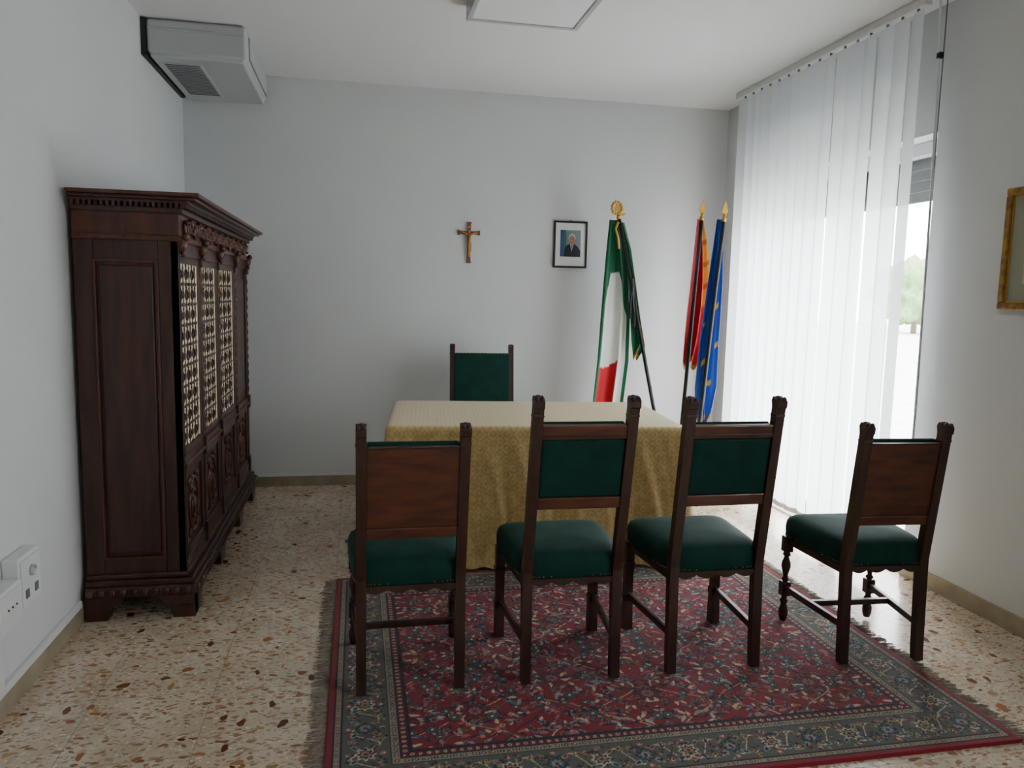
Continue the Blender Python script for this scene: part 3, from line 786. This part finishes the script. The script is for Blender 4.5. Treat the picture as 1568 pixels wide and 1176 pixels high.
flag_cloth("italian_cloth_fold",scl(rows2,f),5.345,lambda u,v,z:(176,140,60) if (v>.965 or u>.975) else (0,96,60),1.6,.016,e,1.0,hem=.03)
def pole(parent,p0,p1,kind,mat_=M_black):
    q=B(); p0=Vector(p0);p1=Vector(p1)
    q.tube([p0,p1],.014,mat_,12)
    d=(p1-p0).normalized()
    zx=d; yx=Vector((0,1,0)); xx=yx.cross(zx).normalized(); yx=zx.cross(xx)
    R=Matrix(((xx.x,yx.x,zx.x,0),(xx.y,yx.y,zx.y,0),(xx.z,yx.z,zx.z,0),(0,0,0,1))); M=Matrix.Translation(p1)@R
    if kind=='wreath':
        q.lathe([(.012,-.03),(.02,-.02),(.012,0),(.014,.01),(.008,.02)],M_gold,M,14)
        for a in range(12):
            t=2*math.pi*a/12
            q.ell((.036*math.cos(t),0,.052+.040*math.sin(t)),(.014,.009,.014),M_gold,8,6,M)
        for k in range(5):
            t=math.pi/2+2*math.pi*k/5; t1=t+.63;t2=t-.63
            q.prism([(.032*math.cos(t),.052+.032*math.sin(t)),(.015*math.cos(t1),.052+.015*math.sin(t1)),(0,.052),(.015*math.cos(t2),.052+.015*math.sin(t2))],-.006,.006,M_gold,'xz',M)
        q.lathe([(.010,.09),(.006,.10),(.002,.115)],M_gold,M,10)
        q.prism([(-.03,.01),(-.05,.03),(0,.02),(.06,.0),(.03,-.01)],-.006,.006,M_gold,'xz',M)
    else:
        q.lathe([(.010,-.03),(.018,-.02),(.018,0),(.008,.01),(.012,.02),(.006,.03)],M_gold,M,14)
        q.prism([(-.004,.02),(-.024,.04),(-.016,.07),(0,.12),(.016,.07),(.024,.04),(.004,.02)],-.004,.004,M_gold,'xz',M)
    q.lathe([(.022,-.25),(.025,-.24),(.02,-.1),(.0145,-.06)],mat_,Matrix.Translation(p0+d*.25)@R,12)
    q.obj("flag_pole",parent=parent)
def stand(parent,x,y,r=.15):
    q=B(); q.lathe([(r,0),(r,.012),(r*.85,.022),(.04,.03),(.03,.06),(.028,.22),(.033,.24),(.033,.26)],M_black,Matrix.Translation((x,y,0)),28)
    q.obj("flag_stand",parent=parent)
pole(e,(2.25*f,5.30,.04),(1.795*f,5.32,2.04),'wreath'); stand(e,2.28,5.31,.11)
q=B()
q.ell((1.95,5.29,1.57),(.020,.015,.022),M_black)
for k,(a,b) in enumerate(((1.945,1.30),(1.985,1.24))):
    pts=[(1.95+(a-1.95)*t+.006*math.sin(9*t+k),5.285-.01*math.sin(5*t),1.57+(b-1.57)*t) for t in np.linspace(0,1,9)]
    q.tube(pts,.009,M_black,6)
q.tube([(1.835,5.30,1.99),(1.815,5.3,1.94),(1.835,5.295,1.88),(1.845,5.295,1.80)],.009,M_gold,6)
q.obj("flag_ribbon",parent=e)
e=empty("red_municipal_flag")
def redf(u,v,z):
    if v>.97: return (176,140,60)
    if u>.74 and v<.58: return (206,156,40) if (v*7)%1>.2 else (160,100,30)
    return (176,18,34)
f=.985
rows=[(2.03,2.405,2.45),(1.80,2.385,2.50),(1.58,2.365,2.53),(1.35,2.345,2.54),(1.15,2.335,2.52),(.97,2.335,2.47)]
flag_cloth("red_cloth",scl(rows,f),5.15,redf,2.0,.025,e,.5,.04)
pole(e,(2.31*f,5.09,.04),(2.418*f,5.10,2.03),'spear'); stand(e,2.31*f,5.10,.07)
e=empty("european_flag")
def euf(u,v,z):
    if v>.975 or (u>.97 and v>.7): return (190,150,60)
    for (a,b) in ((.72,.42),(.45,.52),(.8,.62),(.3,.7),(.62,.78),(.2,.5)):
        if abs(u-a)*1.0<.06 and abs(v-b)<.011: return (215,175,50)
    return (28,70,156)
f=.955
rows=[(2.03,2.545,2.585),(1.80,2.52,2.61),(1.58,2.495,2.622),(1.16,2.455,2.62),(.78,2.437,2.627),(.64,2.45,2.60),(.54,2.475,2.575)]
flag_cloth("blue_cloth",scl(rows,f),4.97,euf,2.3,.025,e,1.4,.04)
pole(e,(2.43*f,4.92,.04),(2.582*f,4.93,2.01),'spear'); stand(e,2.43*f,4.93,.07)

# ---------------------------------------------------------------- crucifix
q=B(); cx=.822; yb=YB-.001
Mx=mat("crucifix_wood",(140,76,36),.45,noise=((110,56,26),10,(8,8,1)))
Mj=mat("crucifix_figure",(186,140,80),.4,metal=.4)
q.box((cx-.012,yb-.014,1.685),(cx+.012,yb,1.99),Mx,.002)
q.box((cx-.078,yb-.016,1.898),(cx+.078,yb-.002,1.922),Mx,.002)
for a,b in (((cx-.016,yb-.016,1.976),(cx+.016,yb,1.99)),((cx-.016,yb-.016,1.685),(cx+.016,yb,1.70)),((cx-.082,yb-.017,1.893),(cx-.068,yb,1.927)),((cx+.068,yb-.017,1.893),(cx+.082,yb,1.927))):
    q.box(a,b,Mx,.002)
fy=yb-.024
q.tube([(cx,fy,1.895),(cx+.001,fy-.003,1.87),(cx,fy,1.845),(cx,fy,1.83)],[.012,.013,.010,.012],Mj,10)
q.ell((cx-.004,fy-.004,1.918),(.009,.009,.012),Mj)
for sx in (-1,1):
    q.tube([(cx+sx*.008,fy,1.893),(cx+sx*.035,fy+.002,1.905),(cx+sx*.062,fy+.004,1.913)],[.006,.0045,.0035],Mj,8)
    q.tube([(cx+sx*.006,fy,1.835),(cx+sx*.006+.004,fy-.006,1.79),(cx+sx*.003,fy,1.745),(cx+sx*.003,fy-.003,1.73)],[.008,.007,.0045,.005],Mj,8)
q.tube([(cx-.012,fy-.002,1.832),(cx,fy-.004,1.826),(cx+.013,fy-.001,1.835)],.009,Mj,8)
q.box((cx-.014,fy+.003,1.945),(cx+.014,fy+.008,1.958),Mj,.001)
q.obj("wall_crucifix")

# ---------------------------------------------------------------- portrait
q=B(); x0,x1,z0,z1=1.478,1.745,1.672,2.028; yb=YB-.001
Mb=mat("portrait_frame_black",(26,22,20),.4); Mw=mat("portrait_mat",(226,226,222),.7)
for a,b in (((x0,yb-.018,z0),(x1,yb,z0+.014)),((x0,yb-.018,z1-.014),(x1,yb,z1)),((x0,yb-.018,z0+.014),(x0+.014,yb,z1-.014)),((x1-.014,yb-.018,z0+.014),(x1,yb,z1-.014))): q.box(a,b,Mb,.002)
q.box((x0+.014,yb-.008,z0+.014),(x1-.014,yb,z1-.014),Mw)
px0,px1,pz0,pz1=x0+.052,x1-.052,z0+.085,z1-.068
def fl(poly,m,k): q.prism(poly,yb-.008-.0006*(k+1),yb-.008,m,'xz')
def fm(n,c): return mat(n,c,.5)
fl([(px0,pz0),(px1,pz0),(px1,pz1),(px0,pz1)],fm("photo_bg",(126,140,146)),0)
fl([(px0,pz0),(px0+.045,pz0),(px0+.035,pz1),(px0,pz1)],fm("photo_flag_blue",(40,70,120)),1)
fl([(px0+.03,pz0),(px0+.055,pz0),(px0+.045,pz1),(px0+.028,pz1)],fm("photo_flag_green",(60,120,96)),2)
pc=(px0+px1)/2+.012
su=fm("photo_suit",(30,34,48)); sk=fm("photo_skin",(176,128,106)); hr=fm("photo_hair",(196,194,190)); sh=fm("photo_shirt",(210,214,220)); ti=fm("photo_tie",(60,40,60))
fl([(pc-.062,pz0),(px1,pz0),(px1,pz0+.045),(pc+.045,pz0+.080),(pc+.015,pz0+.100),(pc-.018,pz0+.100),(pc-.045,pz0+.082),(pc-.060,pz0+.06)],su,3)
fl([(pc-.016,pz0+.10),(pc-.002,pz0+.035),(pc+.014,pz0+.10)],sh,4)
fl([(pc-.005,pz0+.092),(pc-.002,pz0+.038),(pc+.003,pz0+.092)],ti,5)
def oval(cx,cz,a,b): return [(cx+a*math.cos(t),cz+b*math.sin(t)) for t in np.linspace(0,2*math.pi,20,endpoint=False)]
fl(oval(pc,pz0+.142,.028,.034),hr,4); fl(oval(pc,pz0+.128,.024,.036),sk,5)
for sx in (-1,1): fl(oval(pc+sx*.009,pz0+.137,.005,.003),su,6)
fl(oval(pc,pz0+.110,.009,.0025),fm("photo_mouth",(130,70,66)),6)
q.tube([((x0+x1)/2-.012,yb-.01,z1),((x0+x1)/2,yb-.008,z1+.008),((x0+x1)/2+.012,yb-.01,z1)],.003,M_gold,6)
q.obj("framed_portrait")

# ---------------------------------------------------------------- right wall picture
q=B(); y0,y1,z0,z1=2.50,2.985,1.435,1.975; xr=XR-.001
Mm=mat("print_mat",(148,150,132),.8); Mp=mat("print_paper",(196,194,176),.8,noise=((150,150,120),14,(1,1,1)))
f=.032
for a,b in (((y0,z0),(y1,z0+f)),((y0,z1-f),(y1,z1)),((y0,z0+f),(y0+f,z1-f)),((y1-f,z0+f),(y1,z1-f))):
    q.box((xr-.025,a[0],a[1]),(xr,b[0],b[1]),M_goldp,.006,seg=3)
for a,b in (((y0+f,z0+f),(y1-f,z0+f+.006)),((y0+f,z1-f-.006),(y1-f,z1-f)),((y0+f,z0+f),(y0+f+.006,z1-f)),((y1-f-.006,z0+f),(y1-f,z1-f))):
    q.box((xr-.016,a[0],a[1]),(xr-.004,b[0],b[1]),M_gold,.001)
q.box((xr-.010,y0+f,z0+f),(xr,y1-f,z1-f),Mm)
q.box((xr-.012,y0+.115,z0+.115),(xr-.005,y1-.115,z1-.115),Mp)
gl=fm("print_leaf",(90,104,70)); pr=fm("print_petal",(176,110,96))
rn=random.Random(2)
for k in range(26):
    a=rn.uniform(0,6.28); d=rn.uniform(0,.075)
    q.ell((xr-.012,(y0+y1)/2+d*math.cos(a),(z0+z1)/2+d*math.sin(a)*1.2),(.0012,rn.uniform(.008,.016),rn.uniform(.008,.018)),gl if k%2 else pr,8,6)
q.obj("framed_wall_print")

# ---------------------------------------------------------------- exterior
M_pav=mat("exterior_paving",(205,205,200),.9,noise=((188,188,182),3,(1,1,1)))
simple("exterior_ground",(XR+.3,-14,-.4),(60,60,-.2),M_pav)
M_leaf=mat("tree_leaves",(120,146,100),.8,noise=((96,124,80),4,(1,1,1)))
M_trunk=mat("tree_trunk",(110,98,84),.9)
def tree(x,y,h,r):
    q=B(); q.lathe([(.16,0),(.11,h*.5),(.08,h*.7)],M_trunk,Matrix.Translation((x,y,-.2)),10)
    bm=bmesh.new(); bmesh.ops.create_icosphere(bm,subdivisions=4,radius=1)
    for v in bm.verts:
        c=v.co; k=1+.18*math.sin(7*c.x+3*c.y)+.14*math.sin(9*c.z+5*c.x)+.10*math.sin(17*c.y+4*c.z)
        v.co=Vector((x+c.x*r*k,y+c.y*r*k,h*.62+c.z*r*.9*k))
    q.bm(bm,M_leaf,None,True); q.obj("leafy_tree")
tree(31,38,3.4,1.9); tree(40,44,4,2.2)

# ---------------------------------------------------------------- light
w=bpy.data.worlds.new("World"); scene.world=w; w.use_nodes=True
bg=w.node_tree.nodes["Background"]; bg.inputs[0].default_value=(.96,.98,1.0,1); bg.inputs[1].default_value=19.0
def portal(name,y0,y1,z0,z1):
    l=bpy.data.lights.new(name,'AREA'); l.shape='RECTANGLE'; l.size=z1-z0; l.size_y=y1-y0
    l.cycles.is_portal=True
    o=bpy.data.objects.new(name,l); COL.objects.link(o); o.location=(XR+.31,(y0+y1)/2,(z0+z1)/2)
    o.rotation_euler=(0,math.pi/2,0)
portal("window_portal",W0,W1,0,WZ); portal("window_portal",V0,V1,.85,WZ)

# ---------------------------------------------------------------- camera
cam=bpy.data.cameras.new("camera"); co=bpy.data.objects.new("camera",cam); COL.objects.link(co)
cam.sensor_width=36; cam.lens=1165/1568*36; cam.clip_start=.05
back=Vector((-.1986,-.9728,.1156)).normalized(); right=Vector((.9801,-.1996,.0226)); right=(right-back*right.dot(back)).normalized(); up=back.cross(right)
co.matrix_world=Matrix(((right.x,up.x,back.x,0),(right.y,up.y,back.y,0),(right.z,up.z,back.z,1.45),(0,0,0,1)))
scene.camera=co
